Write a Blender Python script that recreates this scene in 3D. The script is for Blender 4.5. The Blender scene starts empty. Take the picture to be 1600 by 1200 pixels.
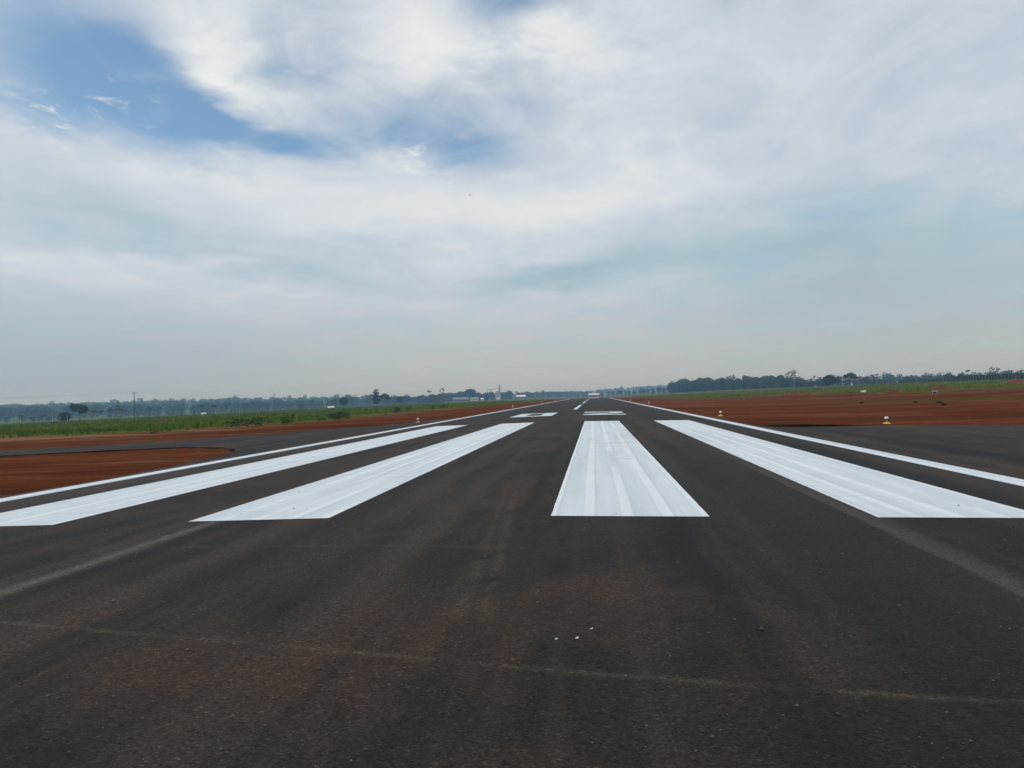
import bpy, math, random
import numpy as np
R = math.radians
rnd = random.Random(11)
rng = np.random.default_rng(11)
sc = bpy.context.scene
COL = sc.collection

# ------------------------------------------------------------------ camera
CH = 1.377                      # eye height above the runway crown datum
FPX, YAW, PITCH, ROLL = 1119.0, 0.1136, 0.0183, -0.029   # focal length in photo pixels (1600 wide), angles in radians
_cy, _sy, _cp, _sp = math.cos(YAW), math.sin(YAW), math.cos(PITCH), math.sin(PITCH)
FW = np.array([-_sy * _cp, _cy * _cp, _sp]); RT0 = np.array([_cy, _sy, 0.0]); UP0 = np.cross(RT0, FW)
_c, _s = math.cos(ROLL), math.sin(ROLL)
RT = _c * RT0 + _s * UP0; UPV = -_s * RT0 + _c * UP0
cam_d = bpy.data.cameras.new("camera"); cam = bpy.data.objects.new("camera", cam_d); COL.objects.link(cam)
from mathutils import Matrix, Vector
cam.matrix_world = Matrix(((RT[0], UPV[0], -FW[0], 0), (RT[1], UPV[1], -FW[1], 0), (RT[2], UPV[2], -FW[2], CH), (0, 0, 0, 1)))
cam_d.sensor_width = 36.0; cam_d.lens = FPX / 1600 * 36; cam_d.clip_start = 0.1; cam_d.clip_end = 40000
sc.camera = cam

def ray(px, py):
    d = FW + RT * ((px - 800) / FPX) - UPV * ((py - 600) / FPX)
    return d / np.linalg.norm(d)
def az_el(px, py):
    d = ray(px, py); return math.atan2(d[0], d[1]), math.asin(d[2])

# ------------------------------------------------------------------ node helpers
class NT:
    def __init__(s, tree): s.t = tree; s.l = tree.links; s.n = tree.nodes
    def inp(s, sock, v):
        if isinstance(v, bpy.types.NodeSocket): s.l.new(v, sock)
        elif v is not None:
            if sock.type == 'RGBA' and isinstance(v, (tuple, list)) and len(v) == 3: v = (*v, 1)
            sock.default_value = v
    def m(s, op, a, b=None, c=None, clamp=False):
        n = s.n.new('ShaderNodeMath'); n.operation = op; n.use_clamp = clamp
        for i, v in enumerate((a, b, c)):
            if v is not None: s.inp(n.inputs[i], v)
        return n.outputs[0]
    def add(s, *a):
        r = a[0]
        for v in a[1:]: r = s.m('ADD', r, v)
        return r
    def mul(s, *a):
        r = a[0]
        for v in a[1:]: r = s.m('MULTIPLY', r, v)
        return r
    def sub(s, a, b): return s.m('SUBTRACT', a, b)
    def vm(s, op, a, b=None, scale=None):
        n = s.n.new('ShaderNodeVectorMath'); n.operation = op; s.inp(n.inputs[0], a)
        if b is not None: s.inp(n.inputs[1], b)
        if scale is not None: s.inp(n.inputs['Scale'], scale)
        return n.outputs['Value'] if op in ('LENGTH', 'DOT_PRODUCT') else n.outputs[0]
    def xyz(s, v):
        n = s.n.new('ShaderNodeSeparateXYZ'); s.inp(n.inputs[0], v); return n.outputs
    def com(s, x, y, z=0.0):
        n = s.n.new('ShaderNodeCombineXYZ')
        for i, v in enumerate((x, y, z)): s.inp(n.inputs[i], v)
        return n.outputs[0]
    def noise(s, vec, scale=1.0, detail=4.0, rough=0.55, dist=0.0, lac=2.0):
        n = s.n.new('ShaderNodeTexNoise'); s.inp(n.inputs['Vector'], vec)
        for k, v in (('Scale', scale), ('Detail', detail), ('Roughness', rough), ('Distortion', dist), ('Lacunarity', lac)): s.inp(n.inputs[k], v)
        return n.outputs['Fac']
    def vor(s, vec, scale=1.0, feature='F1', out='Distance'):
        n = s.n.new('ShaderNodeTexVoronoi'); n.feature = feature; s.inp(n.inputs['Vector'], vec); s.inp(n.inputs['Scale'], scale); return n.outputs[out]
    def ss(s, v, a, b, lo=0.0, hi=1.0):
        n = s.n.new('ShaderNodeMapRange'); n.interpolation_type = 'SMOOTHSTEP'; s.inp(n.inputs[0], v)
        for i, k in enumerate((a, b, lo, hi)): s.inp(n.inputs[i + 1], k)
        return n.outputs[0]
    def lin(s, v, a, b, lo=0.0, hi=1.0):
        n = s.n.new('ShaderNodeMapRange'); s.inp(n.inputs[0], v)
        for i, k in enumerate((a, b, lo, hi)): s.inp(n.inputs[i + 1], k)
        return n.outputs[0]
    def mix(s, f, a, b, mode='MIX'):
        n = s.n.new('ShaderNodeMix'); n.data_type = 'RGBA'; n.blend_type = mode
        s.inp(n.inputs[0], f); s.inp(n.inputs[6], a); s.inp(n.inputs[7], b); return n.outputs[2]
    def ramp(s, f, stops):
        n = s.n.new('ShaderNodeValToRGB'); s.inp(n.inputs[0], f); e = n.color_ramp.elements
        while len(e) < len(stops): e.new(0.5)
        for el, (p, c) in zip(e, stops): el.position = p; el.color = (*c, 1)
        return n.outputs[0]
    def gauss(s, x, c, w):
        t = s.mul(s.sub(x, c), 1.0 / w); return s.m('EXPONENT', s.mul(s.mul(t, t), -1.0))
    def attr(s, name):
        n = s.n.new('ShaderNodeAttribute'); n.attribute_name = name; return n
    def pos(s): return s.n.new('ShaderNodeNewGeometry').outputs['Position']

MATS = {}
def new_mat(name):
    m = bpy.data.materials.new(name); m.use_nodes = True; MATS[name] = m
    nt = NT(m.node_tree); b = m.node_tree.nodes['Principled BSDF']
    return m, nt, b
def simple(name, col, rough=0.7, var=0.25, scale=3.0, spec=0.3, metal=0.0):
    m, n, b = new_mat(name)
    f = n.noise(n.n.new('ShaderNodeTexCoord').outputs['Object'], scale, 5)
    c = n.mix(n.lin(f, .3, .7), tuple(v * (1 - var) for v in col), tuple(v * (1 + var) for v in col))
    n.inp(b.inputs['Base Color'], c); b.inputs['Roughness'].default_value = rough
    b.inputs['Specular IOR Level'].default_value = spec; b.inputs['Metallic'].default_value = metal
    return m

# ------------------------------------------------------------------ world: hazy sky with thin cloud sheets
SUN_AZ, SUN_EL = R(-120), R(52)          # azimuth clockwise from the runway direction
w = bpy.data.worlds.new("World"); sc.world = w; w.use_nodes = True
n = NT(w.node_tree); bg = w.node_tree.nodes['Background']
STR = 0.1
sky = n.n.new('ShaderNodeTexSky'); sky.sky_type = 'NISHITA'; sky.sun_disc = False
sky.sun_elevation = SUN_EL; sky.sun_rotation = SUN_AZ; sky.dust_density = 1.0; sky.air_density = 1.0
d = n.vm('NORMALIZE', n.n.new('ShaderNodeTexCoord').outputs['Generated'])
X, Y, Z = n.xyz(d)
zc = n.m('MAXIMUM', Z, 0.0)
den = n.add(zc, 0.10)
plane = n.com(n.m('DIVIDE', X, den), n.m('DIVIDE', Y, den), 0.0)      # the cloud sheet overhead
az = n.m('ARCTAN2', X, Y); el = n.m('ARCSINE', Z)
wn1 = n.sub(n.noise(plane, 1.1, 5, .6), .5); wn2 = n.sub(n.noise(n.vm('ADD', plane, (7.3, 2.1, 0)), 1.1, 5, .6), .5)
dirw = n.com(n.m('MULTIPLY_ADD', wn1, 0.15, az), n.m('MULTIPLY_ADD', wn2, 0.11, el), 0.0)
def blobs(total, items):
    """soft elliptical patches of thinner or thicker cloud; each (px, py, rx, ry, rot, amount) is turned into azimuth and elevation"""
    for px, py, rx, ry, rot, amp in items:
        a0, e0 = az_el(px, py); k = 1.0 / math.hypot(FPX, px - 800)
        mp = n.n.new('ShaderNodeMapping'); mp.vector_type = 'TEXTURE'; n.inp(mp.inputs[0], dirw)
        mp.inputs['Location'].default_value = (a0, e0, 0); mp.inputs['Rotation'].default_value = (0, 0, R(rot)); mp.inputs['Scale'].default_value = (rx * k, ry * k, 1)
        q = n.vm('DOT_PRODUCT', mp.outputs[0], mp.outputs[0]); total = n.m('MULTIPLY_ADD', n.m('POWER', 0.36788, q), amp, total)
    return total
f1 = n.sub(n.noise(plane, 0.9, 7, .58, .3), .5)
f2 = n.sub(n.noise(n.vm('MULTIPLY', n.vm('ADD', plane, (3.1, 8.2, 1.0)), (1.0, .55, 1.0)), 3.2, 8, .64, .9), .5)
f3 = n.sub(n.noise(n.vm('ADD', plane, (11.0, 5.0, 2.0)), 2.0, 6, .6, .4), .5)
cover = n.add(0.82, n.mul(f1, 0.40), n.mul(f2, 0.50), n.mul(f3, .55))
cover = blobs(cover, [(240, 145, 135, 60, -24, -1.05), (405, 208, 130, 22, -6, -.80), (45, 90, 130, 85, -10, -.42), (110, 175, 100, 45, 0, -.38),
    (715, 238, 95, 30, -6, -.56), (590, 205, 110, 30, 0, -.26), (835, 5, 85, 26, 0, -.55), (500, 95, 70, 45, 0, -.16), (700, 175, 150, 40, 0, -.30), (470, 25, 70, 30, 0, -.1),
    (310, 80, 60, 95, 28, .45), (640, 70, 65, 70, 0, .30), (880, 60, 70, 40, 0, .35), (500, 310, 600, 55, 0, .30)])
cop = n.ss(cover, -0.04, 1.04)
br = n.add(0.63, n.mul(f1, 0.18), n.mul(f2, 0.20), n.mul(f3, .16))
br = blobs(br, [(320, 95, 55, 100, 28, .20), (350, 160, 55, 35, 0, .10), (650, 75, 75, 75, 0, .16), (880, 65, 85, 48, 0, .19), (960, 260, 170, 75, 0, .14),
    (720, 335, 330, 26, 2, .14), (330, 270, 260, 26, -4, .10), (60, 392, 260, 20, -5, .13), (330, 455, 330, 18, -4, .07), (760, 385, 120, 30, 0, .06),
    (180, 335, 300, 42, -9, -.17), (360, 415, 190, 17, -6, -.14), (890, 424, 140, 20, 2, -.24), (1400, 400, 330, 130, 0, -.19), (1200, 370, 260, 60, 0, -.11),
    (560, 385, 130, 30, -8, -.05), (1300, 120, 400, 130, 0, .04), (500, 95, 70, 60, 0, -.05)])
puff = n.sub(n.noise(n.vm('ADD', plane, (5.5, 1.2, 4.0)), 5.5, 8, .62, .5), .5)
pm = blobs(0.12, [(780, 70, 190, 75, 0, 1.0), (330, 120, 130, 110, 28, .9), (430, 205, 150, 30, -6, .5), (640, 240, 160, 45, 0, .5), (480, 110, 130, 80, 0, .5)])
br = n.add(br, n.mul(puff, pm, .50)); cop = n.m('ADD', cop, n.mul(puff, pm, .95), clamp=True)
lowf = n.ss(el, 0.21, 0.02)
br = n.sub(br, n.mul(lowf, 0.15))
# small bright wisps in the blue
wis = n.ss(n.noise(n.vm('ADD', plane, (1.7, 4.4, 0)), 8.0, 7, .62, 1.0), .52, .68)
wmask = blobs(0.0, [(60, 190, 70, 30, 0, 1.0), (170, 150, 55, 22, 0, .8), (645, 255, 60, 24, 0, 1.0), (160, 190, 60, 12, 0, .5)])
wis = n.mul(wis, n.m('MINIMUM', wmask, 1.0))
ccol = n.ramp(br, [(0.30, (.36, .46, .54)), (0.45, (.44, .565, .635)), (0.60, (.58, .65, .73)), (0.74, (.70, .745, .785)), (0.92, (.86, .875, .87))])
lowc = n.mix(n.ss(br, .35, .62), (.405, .440, .465), (.56, .535, .53))
lowc = n.mix(n.ss(az, -.15, -.75), lowc, n.mix(1.0, lowc, (.66, .76, .92), 'MULTIPLY'))
ccol = n.mix(n.mul(lowf, .8), ccol, lowc)
blue = n.mix(1.0, sky.outputs[0], (1.20, 1.40, 1.42), 'MULTIPLY')
cloud10 = n.vm('SCALE', ccol, scale=1.0 / STR)
skyc = n.mix(cop, blue, cloud10)
skyc = n.mix(wis, skyc, (.80 / STR, .83 / STR, .84 / STR))
w.cycles.sampling_method = 'MANUAL'; w.cycles.sample_map_resolution = 256
n.inp(bg.inputs['Color'], skyc); bg.inputs['Strength'].default_value = STR

sun_d = bpy.data.lights.new("sun", 'SUN'); sun = bpy.data.objects.new("sun", sun_d); COL.objects.link(sun)
sun_d.energy = 1.2; sun_d.angle = R(12); sun_d.color = (1, .95, .87)
sv = Vector((math.sin(SUN_AZ) * math.cos(SUN_EL), math.cos(SUN_AZ) * math.cos(SUN_EL), math.sin(SUN_EL)))
sun.rotation_euler = sv.to_track_quat('Z', 'Y').to_euler()
vs = sc.view_settings; vs.view_transform = 'Standard'; vs.look = 'None'; vs.gamma = 1; vs.exposure = 0; vs.use_curve_mapping = False
sc.cycles.volume_bounces = 1; sc.cycles.use_denoising = True; sc.cycles.max_bounces = 6; sc.cycles.use_adaptive_sampling = True; sc.cycles.adaptive_threshold = .02; sc.cycles.adaptive_min_samples = 20

# ------------------------------------------------------------------ the lie of the land
XC = -1.88                       # runway centre line
SLOPE = 0.0144
RW = 8.75                        # half width of the paved runway
_al = [0, 9.2, 186, 215, 420, 700, 1000, 1300, 2000, 9000]; _zl = [0, -.1325, -2.72, -3.6, -10.5, -10, -4, 2, 5, 6]
_ar = [0, 9.2, 14, 20, 28, 60, 150, 172, 260, 400, 900, 9000]; _zr = [0, -.1325, -.2, -.215, -.15, .5, 2.35, 2.75, 3.6, 4.2, 6, 8]
HILLS = [(-800, 1850, 420, 420, 12), (420, 3100, 430, 500, 13), (-100, 2600, 700, 300, 4)]
def S(x, y):
    x = np.asarray(x, float); y = np.asarray(y, float); l = x - XC
    z = np.where(l < 0, np.interp(-l, _al, _zl), np.interp(l, _ar, _zr))
    z = z - 0.0052 * np.clip(y - 300, 0, 450) * np.exp(-(l / 75) ** 2)
    for cx, cy, rx, ry, h in HILLS: z = z + h * np.exp(-((x - cx) / rx) ** 2 - ((y - cy) / ry) ** 2)
    return z
def Sz(x, y): return float(S(x, y))
def hit(px, py):
    """where the sight line of a photo pixel meets the ground"""
    d = ray(px, py); ts = np.geomspace(1.5, 6000, 6000)
    g = CH + d[2] * ts - S(d[0] * ts, d[1] * ts); k = np.argmax(g < 0)
    if g[k] >= 0: k = len(ts) - 1
    t0, t1 = ts[max(k - 1, 0)], ts[k]
    for _ in range(30):
        tm = .5 * (t0 + t1)
        if CH + d[2] * tm - Sz(d[0] * tm, d[1] * tm) < 0: t1 = tm
        else: t0 = tm
    return (d[0] * t1, d[1] * t1)
def at(px, fwd):
    """ground point in the direction of photo column px, fwd metres ahead"""
    y0 = 620.5 - (px - 800) * 0.029
    d = ray(px, y0); t = fwd / float(d @ FW); return (d[0] * t, d[1] * t)

# ------------------------------------------------------------------ mesh helpers
class MB:
    def __init__(s): s.v = []; s.f = []; s.k = 0
    def raw(s, v, f):
        s.v.append(np.asarray(v, float).reshape(-1, 3)); s.f.extend([tuple(i + s.k for i in q) for q in f]); s.k += len(s.v[-1])
    def box(s, c, h, rz=0.0, top=1.0, M=None):
        v = np.array([(x, y, z) for z in (-1, 1) for y in (-1, 1) for x in (-1, 1)], float)
        v[v[:, 2] > 0, :2] *= top; v *= np.array(h)
        if M is not None: v = v @ np.array(M).T
        if rz: cc, ss_ = math.cos(rz), math.sin(rz); v = np.stack([v[:, 0] * cc - v[:, 1] * ss_, v[:, 0] * ss_ + v[:, 1] * cc, v[:, 2]], 1)
        s.raw(v + np.array(c), [(0, 2, 3, 1), (4, 5, 7, 6), (0, 1, 5, 4), (2, 6, 7, 3), (0, 4, 6, 2), (1, 3, 7, 5)])
    def tube(s, pts, rad, seg=6, caps=True):
        pts = np.asarray(pts, float); rad = np.broadcast_to(np.asarray(rad, float), (len(pts),)); vs_ = []
        for i, p in enumerate(pts):
            t = pts[min(i + 1, len(pts) - 1)] - pts[max(i - 1, 0)]; t /= np.linalg.norm(t) + 1e-9
            a = np.cross(t, (0, 0, 1) if abs(t[2]) < .9 else (1, 0, 0)); a /= np.linalg.norm(a); b = np.cross(t, a)
            for j in range(seg): th = 2 * math.pi * j / seg; vs_.append(p + rad[i] * (a * math.cos(th) + b * math.sin(th)))
        f = [(i * seg + j, i * seg + (j + 1) % seg, (i + 1) * seg + (j + 1) % seg, (i + 1) * seg + j) for i in range(len(pts) - 1) for j in range(seg)]
        if caps: f += [tuple(range(seg))[::-1], tuple(range((len(pts) - 1) * seg, len(pts) * seg))]
        s.raw(vs_, f)
    def lathe(s, prof, seg=16, c=(0, 0, 0)):
        v = [(c[0] + r * math.cos(2 * math.pi * j / seg), c[1] + r * math.sin(2 * math.pi * j / seg), c[2] + z) for r, z in prof for j in range(seg)]
        f = [(i * seg + j, i * seg + (j + 1) % seg, (i + 1) * seg + (j + 1) % seg, (i + 1) * seg + j) for i in range(len(prof) - 1) for j in range(seg)]
        f += [tuple(range(seg))[::-1], tuple(range((len(prof) - 1) * seg, len(prof) * seg))]
        s.raw(v, f)
    def mesh(s, name, mat, smooth=False):
        me = bpy.data.meshes.new(name); me.from_pydata(np.concatenate(s.v).tolist(), [], s.f); me.materials.append(MATS[mat] if isinstance(mat, str) else mat)
        if smooth: me.shade_smooth()
        me.update(); return me
    def build(s, name, mat, parent=None, smooth=False): return link(name, s.mesh(name, mat, smooth), parent)
def link(name, me, parent=None):
    o = bpy.data.objects.new(name, me); COL.objects.link(o)
    if parent is not None: o.parent = parent
    return o
def tag(o, label=None, cat=None, group=None, kind=None):
    for k, v in (('label', label), ('category', cat), ('group', group), ('kind', kind)):
        if v: o[k] = v
    return o
def empty(name, loc, rz=0.0, scale=1.0):
    o = bpy.data.objects.new(name, None); COL.objects.link(o); o.location = loc; o.rotation_euler = (0, 0, rz); o.scale = (scale,) * 3; o.empty_display_size = .3
    return o
def quick_mesh(name, V, F, mat, attrs=None):
    """V (n,3), F (m,k) arrays to a mesh, fast"""
    V = np.ascontiguousarray(V, np.float32); F = np.ascontiguousarray(F, np.int32); k = F.shape[1]
    me = bpy.data.meshes.new(name); me.vertices.add(len(V)); me.vertices.foreach_set('co', V.ravel())
    me.loops.add(F.size); me.loops.foreach_set('vertex_index', F.ravel())
    me.polygons.add(len(F)); me.polygons.foreach_set('loop_start', np.arange(0, F.size, k, dtype=np.int32)); me.polygons.foreach_set('loop_total', np.full(len(F), k, np.int32))
    for an, av in (attrs or {}).items():
        a = me.attributes.new(an, 'FLOAT', 'POINT'); a.data.foreach_set('value', np.ascontiguousarray(av, np.float32))
    me.materials.append(MATS[mat]); me.update(); me.validate(); return me
def in_poly(x, y, P):
    x = np.asarray(x); y = np.asarray(y); c = np.zeros(x.shape, bool); P = list(P)
    for (x0, y0), (x1, y1) in zip(P, P[1:] + P[:1]):
        if y0 == y1: continue
        c ^= ((y0 > y) != (y1 > y)) & (x < (x1 - x0) * (y - y0) / (y1 - y0) + x0)
    return c
def poly_dist(x, y, P):
    dmin = np.full(np.shape(x), 1e9); P = list(P)
    for (x0, y0), (x1, y1) in zip(P, P[1:] + P[:1]):
        dx, dy = x1 - x0, y1 - y0; t = np.clip(((x - x0) * dx + (y - y0) * dy) / (dx * dx + dy * dy + 1e-9), 0, 1)
        dmin = np.minimum(dmin, np.hypot(x - x0 - t * dx, y - y0 - t * dy))
    return np.where(in_poly(x, y, P), -dmin, dmin)

XL, XR = -10.5, 6.85            # pavement edges
# ------------------------------------------------------------------ ground materials
def asphalt(name, runway=True):
    m, n, b = new_mat(name); P = n.pos(); x, y, z = n.xyz(P)
    Ps = n.com(x, n.mul(y, .16), 0.0)
    big = n.noise(Ps, .55, 6, .6, .4); mid = n.noise(n.com(x, n.mul(y, .45), 3.0), 1.3, 8, .66); fine = n.noise(P, 26, 6, .75)
    v = n.add(n.mul(n.sub(big, .5), .9), n.mul(n.sub(mid, .5), .8))
    c = n.mix(n.lin(v, -.24, .26), (.0098, .0082, .0070), (.041, .0318, .0250))
    dust = n.ss(n.add(n.mul(n.sub(n.noise(n.com(x, n.mul(y, .5), 9.0), .62, 7, .62, .5), .5), 1.0), n.mul(n.sub(fine, .5), .25)), .0, .22)
    c = n.mix(n.mul(dust, .80), c, (.062, .036, .022))
    blot = n.noise(n.com(x, n.mul(y, .7), 12.0), .45, 6, .62, .6); c = n.mix(n.mul(n.ss(blot, .52, .66), .55), c, (.066, .037, .022)); c = n.mix(n.mul(n.ss(blot, .46, .34), .55), c, (.0085, .0078, .0074))
    # streaks left by wheels and sweeping, running along the pavement
    xw = n.add(x, n.mul(n.sub(n.noise(P, .22, 3), .5), .7))
    st = n.noise(n.com(n.mul(xw, 1.5), n.mul(y, .022), 1.0), 1.0, 5, .55)
    c = n.mix(n.mul(n.ss(st, .49, .66), .70), c, (.055, .039, .0275))
    c = n.mix(n.mul(n.ss(st, .48, .34), .75), c, (.0095, .0088, .0085))
    if runway:
        brk = n.ss(n.noise(P, 1.7, 5, .6), .36, .56)
        xs = n.add(x, n.mul(n.sub(n.noise(n.com(0.0, y, 0.0), .35, 2), .5), .16))
        sl = n.mul(n.gauss(xs, -4.66, .10), n.ss(y, 9.5, 7.6), n.add(.35, n.mul(fine, .8)))
        c = n.mix(n.mul(sl, .95), c, (.135, .122, .104))
        dk = n.mul(n.gauss(xs, 2.15, .75), n.ss(y, 28, 9)); c = n.mix(n.mul(dk, .75), c, (.0165, .0165, .017))
        sr = n.mul(n.ss(xs, 2.80, 2.87), n.ss(xs, 3.22, 2.92), n.ss(y, 26, 8), n.add(.3, n.mul(fine, .8)))
        c = n.mix(n.mul(sr, .70), c, (.105, .092, .078))
        # dusty line swept across the pavement close by
        yl = n.sub(n.sub(n.add(y, n.mul(x, .13)), n.mul(n.mul(x, x), .015)), 3.65)
        yl = n.add(yl, n.mul(n.sub(n.noise(P, 1.3, 4), .5), .07))
        tl = n.mul(n.gauss(yl, 0.0, .032), brk, n.add(.25, n.mul(fine, .9)))
        c = n.mix(n.mul(tl, .60), c, (.105, .085, .062))
        yl2 = n.sub(n.add(y, n.mul(x, .06)), 6.55)
        c = n.mix(n.mul(n.gauss(yl2, 0.0, .05), brk, n.ss(x, .3, -1.2), .2), c, (.10, .078, .055))
        # red dirt carried onto the edges of the pavement
        ed = n.add(n.ss(x, XL + .55, XL), n.ss(x, XR - .45, XR)); c = n.mix(n.mul(n.ss(n.add(ed, n.mul(n.sub(n.noise(P, 2.2, 6, .65), .5), 1.6)), .45, 1.1), .8), c, (.085, .034, .019))
        # two brown wheel tracks
        tr = n.add(x, n.mul(y, .075))
        tw = n.add(n.gauss(tr, -.40, .055), n.gauss(tr, -.56, .045), n.mul(n.gauss(tr, -.5, .35), .6))
        c = n.mix(n.mul(tw, n.ss(y, 4.1, 4.6), n.ss(y, 17, 7), brk, .42), c, (.072, .050, .032))
        rub = n.mul(n.ss(n.noise(n.com(n.mul(x, 1.9), n.mul(y, .012), 4.0), 1.0, 4), .47, .6), n.ss(y, 30, 60))
        c = n.mix(n.mul(rub, .5), c, (.016, .016, .017))
    # stones in the mix, tar specks and grit
    vo = n.vor(P, 105.0, 'F1', 'Color'); vr = n.xyz(vo)[0]
    c = n.mix(1.0, c, n.ramp(vr, [(0, (.55, .55, .55)), (.5, (.9, .9, .9)), (.88, (1.12, 1.11, 1.09)), (1, (1.6, 1.55, 1.45))]), 'MULTIPLY')
    vq = n.xyz(n.vor(P, 62.0, 'F1', 'Color')); c = n.mix(1.0, c, n.ramp(vq[0], [(0, (.42, .42, .42)), (.12, (.85, .85, .85)), (.8, (1.05, 1.04, 1.02)), (.93, (1.25, 1.22, 1.18)), (1, (1.9, 1.8, 1.65))]), 'MULTIPLY')
    pit = n.ss(n.noise(P, 38, 3, .7), .36, .30); c = n.mix(n.mul(pit, .7), c, (.008, .008, .008))
    spots = n.ss(n.vor(n.vm('ADD', P, (.3, .7, 0)), 5.5), .06, .03); c = n.mix(n.mul(spots, .6), c, (.010, .0095, .009))
    n.inp(b.inputs['Base Color'], c)
    n.inp(b.inputs['Roughness'], n.add(.60, n.mul(fine, .3))); b.inputs['Specular IOR Level'].default_value = .13
    bmp = n.n.new('ShaderNodeBump'); bmp.inputs['Strength'].default_value = .55; bmp.inputs['Distance'].default_value = .006
    n.inp(bmp.inputs['Height'], n.add(n.mul(n.vor(P, 105.0), .8), n.mul(fine, .9), n.mul(n.noise(P, 6, 4), .8)))
    n.inp(b.inputs['Normal'], bmp.outputs[0])
    return m
asphalt('asphalt'); asphalt('asphalt_side', False)

m, n, b = new_mat('paint'); P = n.pos(); x, y, z = n.xyz(P)
st = n.noise(n.com(n.mul(x, 3.2), n.mul(y, .10), 0.0), 1.0, 6, .6); rp = n.noise(n.com(n.mul(x, .7), n.mul(y, 1.5), 2.0), 1.0, 6, .65, .6); fi = n.noise(P, 45, 5, .7)
c = n.mix(n.lin(st, .3, .7), (.55, .61, .645), (.74, .775, .785))
wv = n.mul(n.sub(n.noise(n.com(0.0, y, 5.0), .25, 2), .5), .05)
xr = n.m('MODULO', n.add(x, wv, 18.0 + .17), 0.45); fade = n.ss(n.noise(n.com(n.mul(x, 1.2), n.mul(y, .12), 7.0), 1.0, 3), .34, .50)
c = n.mix(n.mul(n.ss(xr, 0.0, .015), n.ss(xr, .145, .125), fade, .62), c, (.84, .86, .86))            # overlapping roller passes
c = n.mix(n.mul(n.ss(xr, .20, .145), n.ss(xr, .13, .15), fade, .45), c, (.50, .55, .575))
rp2 = n.noise(n.com(n.mul(x, .55), n.mul(y, 4.0), 3.0), 1.0, 5, .7, .8)
c = n.mix(n.mul(n.ss(rp, .50, .72), n.ss(y, 9, 24, .25, .6)), c, (.50, .545, .565)); c = n.mix(n.mul(n.ss(rp2, .56, .70), .42), c, (.46, .50, .52))
c = n.mix(n.mul(n.ss(n.noise(P, .35, 5, .6, .4), .5, .7), n.ss(y, 18, 40), .40), c, (.60, .56, .51))
for cx, cy, r in ((-6.1, 31.5, 2.0), (-6.0, 30.9, 1.55), (-6.6, 25.0, 1.2)):           # scuffs of a turning wheel
    dd = n.m('SQRT', n.add(n.m('POWER', n.sub(x, cx), 2.0), n.m('POWER', n.mul(n.sub(y, cy), .45), 2.0)))
    c = n.mix(n.mul(n.gauss(dd, r, .05), n.ss(n.noise(P, 1.2, 4), .4, .6), .5), c, (.50, .47, .43))
c = n.mix(n.mul(n.ss(fi, .56, .72), .48), c, (.30, .30, .30))
n.inp(b.inputs['Base Color'], c); b.inputs['Roughness'].default_value = .62; b.inputs['Specular IOR Level'].default_value = .3
bmp = n.n.new('ShaderNodeBump'); bmp.inputs['Strength'].default_value = .35; bmp.inputs['Distance'].default_value = .004
n.inp(bmp.inputs['Height'], n.add(n.vor(P, 105.0), fi)); n.inp(b.inputs['Normal'], bmp.outputs[0])

m, n, b = new_mat('soil'); P = n.pos(); x, y, z = n.xyz(P)
gd = n.attr('gd').outputs['Fac']
big = n.noise(n.com(n.mul(x, .16), n.mul(y, .8), 0.0), .22, 7, .66); lay = n.noise(n.com(n.mul(x, .16), n.mul(y, 1.0), 4.0), .95, 9, .72, .6); fi = n.noise(P, 7, 8, .72)
v = n.add(n.mul(n.sub(big, .5), 1.1), n.mul(n.sub(lay, .5), 1.3), n.mul(n.sub(fi, .5), .5))
c = n.ramp(n.lin(v, -.38, .38), [(0, (.056, .0170, .0085)), (.35, (.102, .0315, .0140)), (.65, (.145, .050, .0225)), (1, (.235, .106, .058))])
dark = n.ss(n.noise(n.com(x, n.mul(y, 1.7), 7.0), .33, 6, .65), .60, .72); c = n.mix(n.mul(dark, .6), c, (.034, .013, .008))
wide = n.noise(n.com(n.mul(x, .30), y, 5.0), .055, 7, .66, .4); c = n.mix(n.mul(n.ss(wide, .50, .66), .60), c, (.165, .078, .044)); c = n.mix(n.mul(n.ss(wide, .47, .34), .45), c, (.052, .016, .0085))
pale = n.ss(n.noise(n.com(n.mul(x, .25), y, 8.0), .28, 6, .65), .60, .74); c = n.mix(n.mul(pale, .55), c, (.235, .125, .080))
ol = n.mul(n.ss(n.noise(n.com(n.mul(x, .35), y, 2.0), .040, 7, .64), .48, .58), n.ss(x, 18, 28), n.ss(y, 42, 55), .85); c = n.mix(ol, c, (.085, .068, .022))
# grass-covered soil, ragged at its border
edge = n.add(gd, n.mul(n.sub(n.noise(P, .22, 8, .68), .5), 11.0))
gm = n.ss(edge, -.6, 1.6)
gc = n.ramp(n.noise(n.com(n.mul(x, .6), y, 3.0), .11, 8, .7), [(.30, (.034, .074, .009)), (.46, (.062, .105, .013)), (.56, (.105, .115, .024)), (.68, (.165, .095, .038))])
gc = n.mix(n.mul(n.ss(x, 5, 25), n.ss(n.noise(n.com(n.mul(x, .4), y, 9.0), .035, 6, .62), .40, .58), .75), gc, (.098, .070, .028))
c = n.mix(gm, c, gc)
bank_shade = n.mul(n.gauss(n.add(y, n.mul(n.sub(n.noise(P, .8, 4), .5), .6)), 31.2, 1.3), n.gauss(x, 8.6, 1.8), 1.7); c = n.mix(n.m('MINIMUM', bank_shade, .96), c, (.0070, .0045, .0035))  # shade of the low bank past the pad corner, painted into the soil colour
tan = n.mul(n.gauss(gd, -4.5, 5.0), n.ss(x, -20, -33), n.ss(n.noise(n.com(n.mul(x, .3), y, 6.), .3, 5), .30, .58)); c = n.mix(n.mul(tan, .80), c, (.265, .145, .088))
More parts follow.
